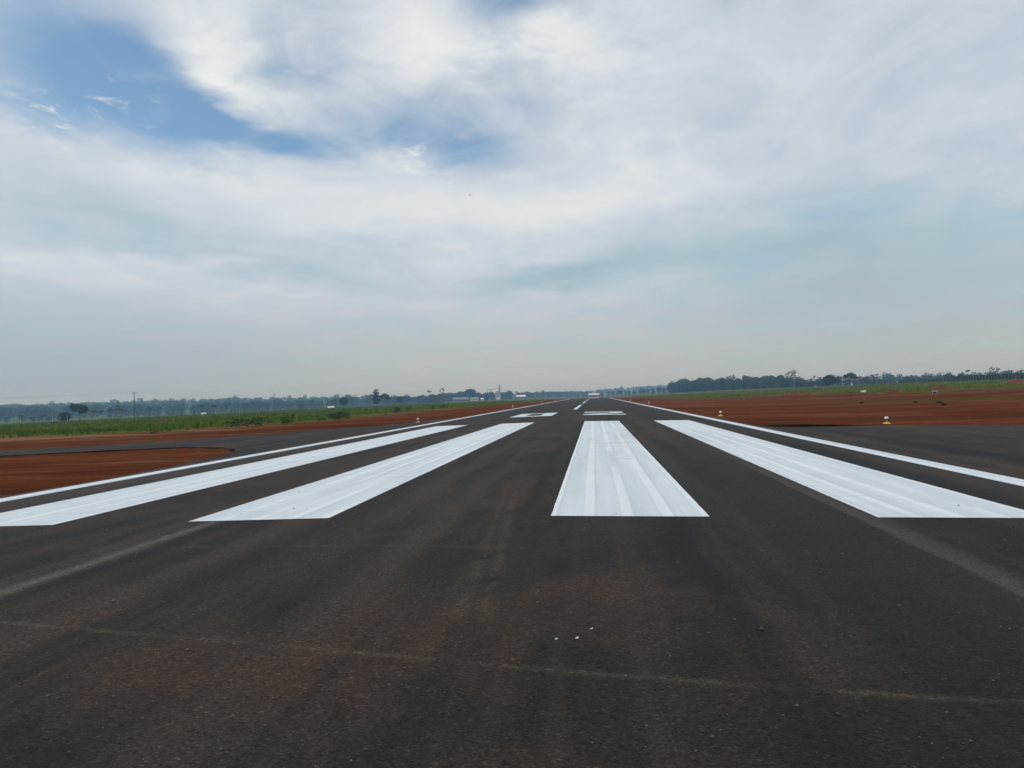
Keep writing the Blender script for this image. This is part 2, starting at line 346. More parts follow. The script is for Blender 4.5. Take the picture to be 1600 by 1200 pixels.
n.inp(b.inputs['Base Color'], c); b.inputs['Roughness'].default_value = 1.0; b.inputs['Specular IOR Level'].default_value = .0
bmp = n.n.new('ShaderNodeBump'); bmp.inputs['Strength'].default_value = .8; bmp.inputs['Distance'].default_value = .05
n.inp(bmp.inputs['Height'], n.add(fi, n.noise(P, 22, 5, .7))); n.inp(b.inputs['Normal'], bmp.outputs[0])

def foliage(name, a, bcol, sc_=.35, trans=.15):
    m, n, b = new_mat(name); P = n.pos()
    oi = n.n.new('ShaderNodeObjectInfo').outputs['Random']
    f = n.add(n.mul(n.noise(P, sc_, 4, .6), .8), n.mul(n.noise(P, sc_ * 7, 2), .3), n.mul(oi, .25))
    c = n.mix(n.lin(f, .42, .95), a, bcol); n.inp(b.inputs['Base Color'], c); b.inputs['Roughness'].default_value = .75; b.inputs['Specular IOR Level'].default_value = .2
    b.inputs['Transmission Weight'].default_value = 0.0
    return m
foliage('leaves', (.016, .034, .010), (.050, .082, .024)); foliage('leaves_dark', (.008, .019, .007), (.026, .044, .015)); foliage('leaves_grey', (.030, .042, .022), (.070, .085, .045))
foliage('palm_leaves', (.009, .022, .008), (.030, .050, .018)); foliage('weeds', (.016, .036, .008), (.045, .075, .016))
m, n, b = new_mat('grass_blades'); n.inp(b.inputs['Base Color'], n.ramp(n.attr('tint').outputs['Fac'], [(0, (.042, .100, .010)), (.4, (.095, .160, .015)), (.7, (.165, .185, .028)), (1, (.250, .180, .065))])); b.inputs['Roughness'].default_value = .8; b.inputs['Specular IOR Level'].default_value = .15
simple('bark', (.10, .075, .055)); simple('post_weathered', (.17, .165, .15), .9); simple('bark_pale', (.26, .23, .19)); simple('concrete', (.34, .33, .305), .85); simple('pole_wood', (.085, .075, .07)); simple('wire', (.12, .12, .12), .5)
simple('yellow_paint', (.62, .40, .07), .5, .2, 20); simple('lamp_collar', (.05, .05, .055), .4, .2, 20); simple('white_wall', (.74, .73, .70), .8, .08); simple('white_roof', (.80, .80, .80), .45, .06)
simple('red_wall', (.30, .15, .12), .85); simple('grey_roof', (.20, .205, .21), .7); simple('dark_opening', (.012, .012, .013), .8); simple('silo_metal', (.36, .37, .38), .45, .1, 2, .5, .3); simple('pinkish_sheet', (.42, .36, .36), .6)
simple('red_clay', (.155, .034, .016), .95, .35, 2.0); simple('dark_clod', (.030, .018, .012), .95, .3, 9); simple('grit', (.11, .10, .088), .9, .85, 9); simple('paper', (.66, .65, .63), .8, .1); simple('bird_plumage', (.03, .03, .03), .8)
m, n, b = new_mat('lamp_glass'); b.inputs['Base Color'].default_value = (.80, .83, .86, 1); b.inputs['Roughness'].default_value = .12
n.inp(b.inputs['Base Color'], n.mix(n.ss(n.noise(n.n.new('ShaderNodeTexCoord').outputs['Object'], 60, 3), .4, .6), (.72, .75, .79), (.88, .89, .90)))

# ------------------------------------------------------------------ pavement outlines (metres)
XL, XR = -10.5, 6.85
def arc(c, r, a0, a1, k=8): return [(c[0] + r * math.cos(R(a0 + (a1 - a0) * i / k)), c[1] + r * math.sin(R(a0 + (a1 - a0) * i / k))) for i in range(k + 1)]
TAXI = [(-9.9, 14.6), (-10.55, 15.4), (-10.85, 17.4), (-11.1, 19.4), (-11.38, 21.0), (-11.7, 22.1), (-12.1, 23.05), (-12.65, 23.95), (-13.5, 24.95), (-14.7, 25.9), (-15.9, 26.35), (-17.3, 26.5), (-20, 26.0), (-23, 25.15), (-30, 23.2), (-60, 15), (-90, 6.8),
        (-90, 11.4), (-60, 19.6), (-32, 27.6), (-26.6, 29.3), (-23.6, 30.6), (-21.6, 32.0), (-20.1, 33.5), (-18.1, 36.5), (-15.9, 39.7), (-14.1, 42.6), (-12.9, 46.0), (-11.9, 50), (-11.2, 54), (-9.9, 58)]
PAD = [(6.3, 36), (6.75, 33.6), (6.95, 31.4), (7.35, 30.2), (8.0, 29.75), (9.0, 29.9), (10.5, 30.25), (12.1, 30.3), (14.0, 29.6), (16.0, 28.5), (20, 26.0), (25, 22), (29, 16), (30, 8), (28, 0), (22, -8), (6.3, -14)]
GRASS_L = [(-1500, 330), (-300, 120), (-75, 62), (-48, 53.4), (-40, 49.8), (-31.6, 48.4), (-31, 53), (-27.5, 57.5), (-26, 66), (-26.5, 80), (-27.7, 95), (-27.8, 124), (-24, 159), (-20.5, 233), (-19, 420), (-17, 1100), (-1500, 1100)]
GRASS_R = [(12, 1100), (14, 420), (20.5, 182), (25, 165), (33, 158), (42, 150), (43, 118), (47, 110), (57, 118), (64, 111), (90, 95), (140, 70), (300, 20), (1500, -200), (1500, 1100)]
RUNW = [(XL, -40), (XR, -40), (XR, 1100), (XL, 1100)]

def gline(stops):
    o = [stops[0][0]]
    for (a, _), (b_, st_) in zip(stops, stops[1:]):
        k = max(1, int(round((b_ - a) / st_))); o += [a + (b_ - a) * (i + 1) / k for i in range(k)]
    return np.array(o)
gx = np.unique(np.round(np.concatenate([-np.geomspace(60, 9000, 46)[::-1], gline([(-60, 0), (-36, 1.2), (XL, .45), (XR, 1.45), (20, .45), (60, 1.6)]), [XC], np.geomspace(60, 9000, 46)]), 3))
gy = np.unique(np.round(np.concatenate([-np.geomspace(30, 9000, 26)[::-1], gline([(-30, 0), (6, 3), (62, .45), (120, 1.2), (300, 4)]), np.geomspace(300, 9000, 60)]), 3))
GX, GY = np.meshgrid(gx, gy)
def wob(x, y, s, seed=0):
    r = np.random.default_rng(seed); o = 0
    for k in range(7):
        a = r.uniform(0, 6.28); f = s * (1.55 ** k) ; o = o + np.sin((x * math.cos(a) + y * math.sin(a)) * f + r.uniform(0, 6.28)) / (1.25 ** k)
    return o / 3.0
GZ = S(GX, GY)
pd = np.minimum(np.minimum(poly_dist(GX, GY, RUNW), poly_dist(GX, GY, TAXI)), poly_dist(GX, GY, PAD))
rr = np.hypot(GX, GY)
GZ = GZ - np.where(pd < 0, .16, np.interp(pd, [0, .5, 2.5], [.036, .034, .028])) + np.where(pd > .2, np.clip((pd - .2) / 2, 0, 1) * .030 * wob(GX, GY, 1.1, 3), 0) + np.where(pd > 6, np.clip((pd - 6) / 30, 0, 1) * .16 * wob(GX, GY, .16, 5), 0)
gd = np.maximum(-poly_dist(GX, GY, GRASS_L), -poly_dist(GX, GY, GRASS_R)); gd = np.where((rr > 1150) | (GX < -1400) | (GX > 1400), 30, gd); gd = np.clip(gd, -30, 30)
nx, ny = len(gx), len(gy); idx = np.arange(nx * ny).reshape(ny, nx)
F = np.stack([idx[:-1, :-1], idx[:-1, 1:], idx[1:, 1:], idx[1:, :-1]], -1).reshape(-1, 4)
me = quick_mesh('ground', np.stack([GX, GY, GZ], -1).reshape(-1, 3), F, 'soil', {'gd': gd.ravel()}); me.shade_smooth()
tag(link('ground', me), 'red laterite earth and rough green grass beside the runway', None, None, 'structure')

# runway: cambered strip with a real edge
ry = gline([(-40, 0), (6, 4), (60, 2), (300, 10), (1100, 20)]); rx = np.array([XL, -8, -5, XC, 1, 4, XR])
def strip(name, xs, ys, dz, mat, parent=None, wobble=0.0):
    xs = np.asarray(xs, float); XX, YY = np.meshgrid(xs, ys); 
    if wobble: XX = XX.copy(); XX[:, 0] += wobble * rng.normal(size=len(ys)); XX[:, -1] += wobble * rng.normal(size=len(ys))
    V = np.stack([XX, YY, S(XX, YY) + dz], -1); a, c_ = len(ys), len(xs)
    V = np.concatenate([V, ], 1); ids = np.arange(a * c_).reshape(a, c_)
    Fq = np.stack([ids[:-1, :-1], ids[:-1, 1:], ids[1:, 1:], ids[1:, :-1]], -1).reshape(-1, 4)
    o = link(name, quick_mesh(name, V.reshape(-1, 3), Fq, mat), parent); return o
XXs = np.concatenate([[XL - .06], rx, [XR + .06]])
YY = np.repeat(ry[:, None], len(XXs), 1); XX = np.repeat(XXs[None], len(ry), 0) + 0.0
j = .03 * rng.normal(size=len(ry)); XX[:, :2] += j[:, None]; j = .03 * rng.normal(size=len(ry)); XX[:, -2:] += j[:, None]
ZZ = S(XX, YY); ZZ[:, 0] -= .2; ZZ[:, -1] -= .2
ids = np.arange(XX.size).reshape(XX.shape)
runway = link('runway', quick_mesh('runway', np.stack([XX, YY, ZZ], -1).reshape(-1, 3), np.stack([ids[:-1, :-1], ids[:-1, 1:], ids[1:, 1:], ids[1:, :-1]], -1).reshape(-1, 4), 'asphalt'))
tag(runway, 'long dark asphalt runway with fresh white markings running to the horizon', None, None, 'structure')

import bmesh
def sheet(name, P, dz, mat, step=1.5, skirt=.2):
    bm = bmesh.new(); f = bm.faces.new([bm.verts.new((x, y, 0)) for x, y in P]); f.normal_update()
    if f.normal.z < 0: f.normal_flip()
    xs = [p[0] for p in P]; ys = [p[1] for p in P]
    for lo, hi, no in ((min(xs), max(xs), (1, 0, 0)), (min(ys), max(ys), (0, 1, 0))):
        k = lo + step
        while k < hi:
            bmesh.ops.bisect_plane(bm, geom=bm.verts[:] + bm.edges[:] + bm.faces[:], plane_co=(k, k, 0), plane_no=no); k += step
    for v in bm.verts: v.co.z = Sz(v.co.x, v.co.y) + dz
    be = [e for e in bm.edges if len(e.link_faces) == 1]
    r = bmesh.ops.extrude_edge_only(bm, edges=be)
    for v in [g for g in r['geom'] if isinstance(g, bmesh.types.BMVert)]: v.co.z -= skirt
    me = bpy.data.meshes.new(name); bm.to_mesh(me); bm.free(); me.materials.append(MATS[mat]); return link(name, me)
tag(sheet('taxiway', TAXI, -.004, 'asphalt_side'), 'narrow grey asphalt taxiway curving off to the left of the runway', None, None, 'structure')
tag(sheet('turning_pad', PAD, -.006, 'asphalt_side'), 'wide asphalt turning pad beyond the right edge line', None, None, 'structure')

# painted markings, sheets 5 mm above the asphalt
W_, G_, C_ = 1.80, 1.813, 2.678; Y0, Y1 = 8.34, 38.35
sx = [XC - C_ / 2 - 2 * W_ - G_, XC - C_ / 2 - W_, XC + C_ / 2, XC + C_ / 2 + W_ + G_]
for q, x0 in enumerate(sx):
    o = strip('threshold_stripe', [x0, x0 + W_], gline([(Y0, 0), (16, .12), (Y1, .5)]), .005, 'paint', runway, .0015)
    o['label'] = ['leftmost broad white threshold stripe nearest the left edge line', 'broad white threshold stripe just left of the runway centre', 'broad white threshold stripe just right of the runway centre', 'rightmost broad white threshold stripe'][q]
eL, eR = -9.98, 6.28
o = strip('edge_line', [eL - .24, eL + .22], ry[ry <= 700], .005, 'paint', runway); o['label'] = 'thin white edge line along the left side of the runway'
o = strip('edge_line', [eR - .23, eR + .23], ry[ry <= 700], .005, 'paint', runway); o['label'] = 'thin white edge line along the right side of the runway'
for k in range(7): strip('centre_line_dash', [XC - .18, XC + .18], gline([(70 + 50 * k, 0), (100 + 50 * k, 10)]), .005, 'paint', runway)
def numeral(name, polys, x0, y0, label):
    bm = bmesh.new()
    for P in polys: bm.faces.new([bm.verts.new((x0 + a, y0 + b_, Sz(x0 + a, y0 + b_) + .005)) for a, b_ in P])
    me = bpy.data.meshes.new(name); bm.to_mesh(me); bm.free(); me.materials.append(MATS['paint']); o = link(name, me, runway); o['label'] = label
NW, NH, T = 3.0, 9.0, .95; TH = 1.8
numeral('painted_numeral', [[(0, 0), (NW, 0), (NW, TH), (0, TH)], [(0, NH - TH), (NW, NH - TH), (NW, NH), (0, NH)], [(0, TH), (T, TH), (T, NH - TH), (0, NH - TH)], [(NW - T, TH), (NW, TH), (NW, NH - TH), (NW - T, NH - TH)]], -6.0, 50.3, 'white painted numeral 0 on the asphalt')
numeral('painted_numeral', [[(0, 0), (NW, 0), (NW, TH), (0, TH)], [(0, TH), (1.05, TH), (NW, 5.2), (NW, 6.2), (NW - .5, 6.2)], [(NW - T, 6.2), (NW, 6.2), (NW, NH - TH), (NW - T, NH - TH)],
        [(0, NH - TH), (NW, NH - TH), (NW, NH), (0, NH)], [(0, NH - 2.6), (T, NH - 2.6), (T, NH - TH), (0, NH - TH)]], -.82, 50.3, 'white painted numeral 2 on the asphalt')

# loose grit on the near pavement
k = 2600; gxp = rng.uniform(-6, 5, k); gyp = 2.4 + 9 * rng.power(.8, k) ; sz = rng.lognormal(-5.35, .42, k)
octv = np.array([(1, 0, 0), (-1, 0, 0), (0, 1, 0), (0, -1, 0), (0, 0, .7), (0, 0, -.4)], float); octf = np.array([(0, 2, 4), (2, 1, 4), (1, 3, 4), (3, 0, 4), (2, 0, 5), (1, 2, 5), (3, 1, 5), (0, 3, 5)])
V = octv[None] * sz[:, None, None] * rng.uniform(.6, 1.4, (k, 6, 3)) + np.stack([gxp, gyp, S(gxp, gyp) + sz * .3], -1)[:, None]
me = quick_mesh('grit', V.reshape(-1, 3), (octf[None] + 6 * np.arange(k)[:, None, None]).reshape(-1, 3), 'grit'); tag(link('grit', me), 'tiny loose grit scattered over the near asphalt', 'grit', None, 'stuff')

# ------------------------------------------------------------------ grass
def scatter(P, k, ymin, ymax, xlo, xhi):
    """more points close to the eye than far off"""
    r = np.exp(rng.uniform(math.log(38), math.log(520), k)); a = rng.uniform(xlo, xhi, k); x, y = r * np.sin(a), r * np.cos(a)
    dd = -poly_dist(x, y, P); keep = dd + 3.2 * wob(x, y, .30, 9) + 1.6 * wob(x, y, 1.3, 10) + 1.8 * rng.normal(size=k) > 1.5
    keep &= rng.random(k) < np.clip((dd + 4) / 13, .12, 1)
    keep &= (wob(x, y, .12, 21) + .6 * wob(x, y, .8, 22) > -.30) | (rng.random(k) < .22)
    return x[keep], y[keep], r[keep]
gxs, gys, grs = [np.concatenate(q) for q in zip(scatter(GRASS_L, 52000, 0, 0, R(-52), R(-1)), scatter(GRASS_R, 11000, 0, 0, R(3), R(40)))]
k = len(gxs); hgt = np.clip(rng.lognormal(-2.1, .55, k), .05, .6) * np.interp(grs, [40, 150, 500], [1, 1.15, 1.5]); wd = np.interp(grs, [40, 150, 500], [.07, .16, .5])
V = []; 
for q in range(3):
    a = rng.uniform(0, 6.28, k); lean = rng.uniform(.1, .55, k) * hgt; ox, oy = rng.normal(size=k) * wd * 1.2, rng.normal(size=k) * wd * 1.2
    bx, by = gxs + ox, gys + oy; bz = S(bx, by) - .08
    V.append(np.stack([np.stack([bx - np.cos(a) * wd, by - np.sin(a) * wd, bz], -1), np.stack([bx + np.cos(a) * wd, by + np.sin(a) * wd, bz], -1), np.stack([bx + lean * np.cos(a * 3), by + lean * np.sin(a * 3), bz + hgt + .06], -1)], 1))
V = np.concatenate(V).reshape(-1, 3)
tint = np.clip(.42 - .04 * (gxs > 0) + .30 * wob(gxs, gys, .10, 31) + .22 * wob(gxs, gys, .7, 32) + .18 * rng.normal(size=k), 0, 1); tint = np.tile(np.repeat(tint, 3), 3)
tag(link('grass', quick_mesh('grass', V, np.arange(len(V)).reshape(-1, 3), 'grass_blades', {'tint': tint})), 'rough green grass growing beyond the red earth strips', 'grass', None, 'stuff')

# ------------------------------------------------------------------ foliage builders
def leaf_cloud(lobes, per, size, seed, dense=1.0):
    r = np.random.default_rng(seed); Vs = []
    for (cx, cy, cz, rx_, ry_, rz_) in lobes:
        k = max(8, int(dense * per * (rx_ * ry_ * rz_) ** (2 / 3)))
        d_ = r.normal(size=(k, 3)); d_ /= np.linalg.norm(d_, axis=1)[:, None]; rad = r.uniform(.62, 1.06, (k, 1)) * (1 + .12 * np.sin(7 * d_[:, :1] + 5 * d_[:, 2:3]))
        p = np.array([cx, cy, cz]) + d_ * rad * np.array([rx_, ry_, rz_])
        nrm = d_ + .7 * r.normal(size=(k, 3)); nrm[:, 2] += .35; nrm /= np.linalg.norm(nrm, axis=1)[:, None]
        t = np.cross(nrm, r.normal(size=(k, 3))); t /= np.linalg.norm(t, axis=1)[:, None]; bt = np.cross(nrm, t)
        s1 = size * r.uniform(.55, 1.35, (k, 1)); s2 = s1 * r.uniform(.45, .9, (k, 1))
        Vs.append(np.stack([p - t * s1, p - bt * s2 + nrm * s2 * .3, p + t * s1, p + bt * s2 + nrm * s2 * .3], 1))
    V = np.concatenate(Vs).reshape(-1, 3); return V, np.arange(len(V)).reshape(-1, 4)
def branchy(h, lean, k, seed, spread, r0):
    r = np.random.default_rng(seed); mb = MB(); top = np.array([lean, 0, h * .62]); mb.tube([(0, 0, -.4), (lean * .3, 0, h * .25), tuple(top)], [r0, r0 * .75, r0 * .45], 7); ends = []
    for i in range(k):
        a = 2 * math.pi * i / k + r.uniform(-.4, .4); z0 = h * r.uniform(.34, .6); p0 = np.array([lean * z0 / (h * .62), 0, z0]); sp = spread * r.uniform(.55, 1)
        p2 = p0 + np.array([math.cos(a) * sp, math.sin(a) * sp, h * r.uniform(.15, .33)]); p1 = (p0 + p2) / 2 + np.array([0, 0, -h * .03])
        mb.tube([p0, p1, p2], [r0 * .42, r0 * .28, r0 * .1], 5, False); ends.append(p2)
    return mb, ends
TREE = {}
def variant(key, h, spread, lobes, per, size, leafmat, barkmat='bark', seed=0, lean=.3, k=6, r0=.25):
    mb, ends = branchy(h, lean, k, seed, spread, r0); r = np.random.default_rng(seed + 50)
    if lobes == 'ends': lobes = [(e[0], e[1], e[2], spread * r.uniform(.3, .5), spread * r.uniform(.3, .5), spread * r.uniform(.22, .36)) for e in ends] + [(lean, 0, h * .82, spread * .5, spread * .5, h * .16)]
    V, F_ = leaf_cloud(lobes, per, size, seed, 1.7); TREE[key] = (h, mb.mesh('trunk', barkmat), quick_mesh('crown', V, F_, leafmat))
variant('broad', 10, 4.3, 'ends', 42, .42, 'leaves', seed=1, k=9)
variant('round', 10, 3.6, [(0, 0, 6.2, 3.7, 3.7, 3.2), (1.6, .8, 7.6, 2.3, 2.2, 1.9), (-1.7, -.6, 7.2, 2.2, 2.3, 1.8), (.3, -1.8, 5, 2.4, 2, 1.8), (-.6, 1.8, 4.6, 2.3, 2.1, 1.9), (0, 0, 3.4, 2.9, 2.9, 1.9)], 46, .45, 'leaves_dark', seed=2)
variant('forest', 12, 3.4, [(0, 0, 8.6, 3.4, 3.4, 2.6), (1.5, -1, 10, 2, 2, 1.7), (-1.8, .5, 7.6, 2.3, 2.2, 2.0), (.8, 1.6, 6.2, 2.4, 2.2, 2.2), (-.4, -1.4, 4.6, 2.7, 2.5, 2.4), (0, 0, 2.6, 2.9, 2.8, 2.0)], 40, .5, 'leaves', seed=3, k=5)
variant('forest_dark', 12, 3.6, [(0, .4, 9.2, 3.0, 3.0, 2.5), (-1.9, -1, 7.4, 2.6, 2.4, 2.1), (2.1, .2, 7.0, 2.5, 2.4, 2.3), (.4, -1.2, 5, 3.0, 2.8, 2.4), (-.2, .8, 2.6, 3.2, 3.0, 2.1)], 40, .5, 'leaves_dark', seed=4, k=5)
variant('forest_pale', 11, 3.2, [(.2, 0, 8.4, 3.0, 3.2, 2.2), (-1.4, 1, 6.6, 2.4, 2.3, 1.9), (1.5, -.8, 6.0, 2.4, 2.4, 2.2), (0, 0, 3.4, 2.8, 2.8, 2.6)], 36, .5, 'leaves_grey', seed=5, k=5)
variant('emergent', 16, 4.4, [(3.4, .5, 13.5, 1.9, 1.7, .9), (-3.2, .8, 13.0, 1.7, 1.6, .8), (.6, -2.2, 14.2, 1.8, 1.6, .8), (-.8, 2.4, 15.0, 1.6, 1.5, .7), (1.2, 0, 15.6, 1.8, 1.5, .7), (-1.8, -1, 11.6, 1.2, 1.1, .6), (2.4, -1.2, 11.4, 1.1, 1.1, .5)], 26, .34, 'leaves_grey', 'bark_pale', seed=6, k=9, r0=.34)
variant('umbrella', 13, 3.2, [(1.9, 0, 11.6, 2.0, 1.8, .65), (-1.8, .4, 11.9, 1.9, 1.8, .6), (0, 1.2, 12.4, 1.8, 1.6, .55), (0, -1.4, 11.4, 1.6, 1.6, .6)], 38, .34, 'leaves', 'bark', seed=7, k=7, r0=.42)
variant('tiered', 12, 3.4, [(0, 0, 11.2, 1.0, 1.0, .8), (1.2, .4, 9.8, 1.5, 1.2, .7), (-1.4, -.2, 9.1, 1.6, 1.3, .7), (1.9, -.5, 7.4, 1.9, 1.6, .8), (-2.1, .3, 6.6, 1.9, 1.6, .8), (.3, .2, 7.6, 1.4, 1.4, 1.4), (2.6, .3, 4.8, 2.1, 1.7, .8), (-2.7, -.2, 4.2, 2.0, 1.8, .8), (0, 0, 4.4, 1.9, 1.8, 1.6), (-3.4, .4, 2.4, 1.7, 1.4, .7), (3.0, 0, 2.4, 1.6, 1.4, .7)], 44, .36, 'leaves_dark', seed=8, k=8)
variant('bare', 9, 3.0, [(2.2, .3, 7.0, .9, .8, .7), (-2.3, .2, 6.8, .9, .8, .6), (.4, -1.2, 7.9, .9, .8, .6), (1.4, 1.0, 4.8, .8, .8, .5), (-1.2, 0, 7.9, .7, .7, .5)], 20, .28, 'leaves_grey', 'bark', seed=9, k=11, r0=.24)
variant('shrub', 2.4, .9, [(0, 0, 1.3, .95, .95, .8), (.6, .2, 1.7, .6, .6, .55), (-.6, -.2, 1.5, .65, .6, .6), (0, 0, .55, 1.1, 1.1, .6)], 90, .16, 'leaves_dark', seed=10, k=5, r0=.06)
variant('weed', .7, .3, [(0, 0, .36, .34, .34, .26), (.2, .1, .5, .2, .2, .18), (-.22, 0, .42, .22, .2, .2), (0, 0, .14, .42, .4, .16)], 260, .06, 'weeds', seed=12, k=5, r0=.012)
def palm_mesh(seed, h=7.0, L=2.9, nf=15):
    r = np.random.default_rng(seed); tr = MB(); b = r.uniform(-.5, .5); tr.tube([(0, 0, -.4), (b * .3, 0, h * .4), (b, 0, h)], [.20, .15, .13], 8); V = []; 
    for i in range(nf):
        a = 2 * math.pi * i / nf + r.uniform(-.2, .2); e0 = r.uniform(.1, 1.15); L_ = L * r.uniform(.8, 1.1); prev = None
        for s_ in range(7):
            t = s_ / 6; rr_ = L_ * (t * math.cos(e0 * (1 - .3 * t))); z = h + L_ * (math.sin(e0) * t - .75 * t * t); wdt = .34 * math.sin(math.pi * min(1, .12 + .88 * t) ** .8) + .03
            c_ = np.array([b + rr_ * math.cos(a), rr_ * math.sin(a), z]); sd = np.array([-math.sin(a), math.cos(a), 0]) * wdt; dr = np.array([0, 0, -wdt * .55])
            cur = (c_ + sd + dr, c_, c_ - sd + dr)
            if prev is not None and r.random() > .08: V += [[prev[0], prev[1], cur[1], cur[0]], [prev[1], prev[2], cur[2], cur[1]]]
            prev = cur
    V = np.array(V).reshape(-1, 3); return (h + 1.2, tr.mesh('trunk', 'bark'), quick_mesh('crown', V, np.arange(len(V)).reshape(-1, 4), 'palm_leaves'))
TREE['palm'] = palm_mesh(3); TREE['palm_b'] = palm_mesh(8, 6.4, 3.2, 13)
def plant(name, key, xy, height, label, cat='tree', group=None, rz=None, wide=1.0, sink=0.0):
    h, tm, cm = TREE[key]; s = height / h; o = empty(name, (xy[0], xy[1], Sz(*xy) - .05 - sink), rnd.uniform(0, 6.28) if rz is None else rz); o.scale = (s * wide, s * wide, s)
    link('trunk', tm, o); link('crown', cm, o); return tag(o, label, cat, group)
def px_h(px_tall, fwd): return px_tall * fwd / FPX

# ------------------------------------------------------------------ runway edge lights
def lens_light(xy, label, z0=None):
    o = empty('runway_light', (xy[0], xy[1], Sz(*xy) - .05), rnd.uniform(0, 1.5)); mb = MB()
    mb.lathe([(.17, 0), (.17, .035), (.15, .05), (.075, .085), (.04, .10)], 14); mb.build('base', 'yellow_paint', o)
    mb = MB(); mb.tube([(0, 0, .09), (0, 0, .19)], .026, 8); mb.build('stem', 'yellow_paint', o)
    mb = MB(); mb.lathe([(.045, .18), (.075, .19), (.08, .215), (.07, .222)], 14); mb.build('collar', 'lamp_collar', o)
    mb = MB(); mb.lathe([(.066, .222), (.080, .245), (.082, .275), (.074, .305), (.050, .330), (.018, .342)], 16); g = mb.build('lens', 'lamp_glass', o, True)
    mb = MB(); mb.lathe([(.052, .331), (.045, .345), (.012, .352)], 12); mb.build('cap', 'lamp_collar', o)
    return tag(o, label, 'runway light', 'lights along the runway edge')
for p, lab in (((-12.0, 47.9), 'nearest white runway light on yellow base left of the runway'), ((12.4, 32.3), 'white globe runway light on yellow base beyond the turning pad'), ((7.75, 45.6), 'white runway light on yellow base near the broad right threshold stripe'),
               ((-12.4, 109), 'second small runway light along the left red strip'), ((7.9, 106), 'second runway light along the right edge line, past the turning pad'), ((-12.5, 170), 'third tiny runway light along the left red strip'),
               ((7.7, 156), 'third tiny runway light along the right red strip'), ((-12.5, 231), 'farthest speck of a runway light on the left strip'), ((7.5, 206), 'farthest speck of a runway light on the right strip')): lens_light(p, lab)

# scraps of white litter on the near asphalt
def scrap(xy, pts, label):
    bm = bmesh.new(); vs_ = [bm.verts.new((a, b_, c_)) for a, b_, c_ in [(.56 * u for u in p_) for p_ in pts]]; 
    for q in range(1, len(vs_) - 1): bm.faces.new((vs_[0], vs_[q], vs_[q + 1]))
    me = bpy.data.meshes.new('scrap'); bm.to_mesh(me); bm.free(); me.materials.append(MATS['paper']); o = link('paper_scrap', me); o.location = (xy[0], xy[1], Sz(*xy) + .003)
    md = o.modifiers.new('thick', 'SOLIDIFY'); md.thickness = .0015; tag(o, label, 'paper scrap', 'white scraps on the near asphalt')
scrap((-.26, 4.14), [(-.016, 0, 0), (0, -.008, .002), (.016, -.002, .004), (.014, .008, .010), (-.012, .007, .006)], 'leftmost thin white scrap lying on the near asphalt')
scrap((-.14, 4.16), [(-.017, -.006, 0), (.002, -.010, .004), (.018, .002, .008), (.012, .013, .015), (-.013, .008, .010)], 'brightest white scrap, the middle one on the near asphalt')
scrap((-.06, 4.33), [(-.022, .0, .0), (-.006, -.012, .012), (.006, -.004, .002), (.022, .004, .014), (.008, .014, .012), (-.010, .012, .004)], 'crumpled white scrap farthest from the viewer on the near asphalt')

# ------------------------------------------------------------------ fences
def fence(pts, spacing, label, h=2.15, inward=1, mat='concrete'):
    """concrete posts with cranked tops, strands of wire between them"""
    root = empty('boundary_fence', (pts[0][0], pts[0][1], Sz(*pts[0]))); ox, oy, oz = root.location
    mb = MB(); mb.box((0, 0, h / 2 - .15), (.06, .06, h / 2 + .15)); mb.tube([(0, 0, h - .02), (.30 * inward, 0, h + .36)], .055, 4); pm = mb.mesh('post', mat)
    tops = []; total = 0
    for (x0, y0), (x1, y1) in zip(pts, pts[1:]):
        L_ = math.hypot(x1 - x0, y1 - y0); k = int(L_ / spacing)
        for i in range(k):
            t = i / k; x, y = x0 + (x1 - x0) * t, y0 + (y1 - y0) * t; z = Sz(x, y) - .05; tops.append((x - ox, y - oy, z - oz))
            if total < 290: p = link('post', pm, root); p.location = tops[-1]; p.rotation_euler = (rnd.uniform(-.02, .02), rnd.uniform(-.02, .02), rnd.uniform(-.1, .1)); total += 1
    wm = MB()
    for zz, xx in ((.35, 0), (.8, 0), (1.25, 0), (1.7, 0), (2.05, 0), (h + .15, .15 * inward), (h + .34, .29 * inward)): wm.tube([(a + xx, b_, c_ + zz) for a, b_, c_ in tops], .006, 3, False)
    wm.build('wire_strands', 'wire', root)['kind'] = 'stuff'
    return tag(root, label, 'fence')
fence([(-186, 186), (-187, 330), (-190, 560), (-192, 760)], 3.5, 'long fence of pale cranked concrete posts beyond the left grass', inward=1)
fence([(140, 205), (150, 268), (163, 350), (178, 470), (186, 600)], 3.2, 'long fence of weathered concrete posts on the rise at the right', inward=-1, mat='post_weathered')

# ------------------------------------------------------------------ power poles and line
def power_pole(px, fwd, tall, label):
    xy = at(px, fwd); H = px_h(tall, fwd); o = empty('power_pole', (xy[0], xy[1], Sz(*xy) - .1), R(25)); mb = MB(); mb.tube([(0, 0, -.5), (0, 0, H * .5), (0, 0, H)], [.19, .165, .13], 8); mb.build('pole', 'pole_wood', o)
    mb = MB(); mb.box((0, -.16, H - .35), (1.15, .06, .07)); mb.build('crossarm', 'pole_wood', o); tips = []
    for q in (-1.0, 0.0, 1.0):
        mb = MB(); zb = H - .28 if q else H; mb.lathe([(.03, 0), (.075, .05), (.04, .09), (.075, .14), (.03, .2)], 8, (q, -.16 if q else 0, zb)); mb.build('insulator', 'lamp_collar', o); tips.append((q, -.16 if q else 0, zb + .2))
    tag(o, label, 'power pole', 'power poles beyond the left grass')
    c_, s_ = math.cos(R(25)), math.sin(R(25)); return [(xy[0] + a * c_ - b_ * s_, xy[1] + a * s_ + b_ * c_, Sz(*xy) - .1 + z) for a, b_, z in tips]
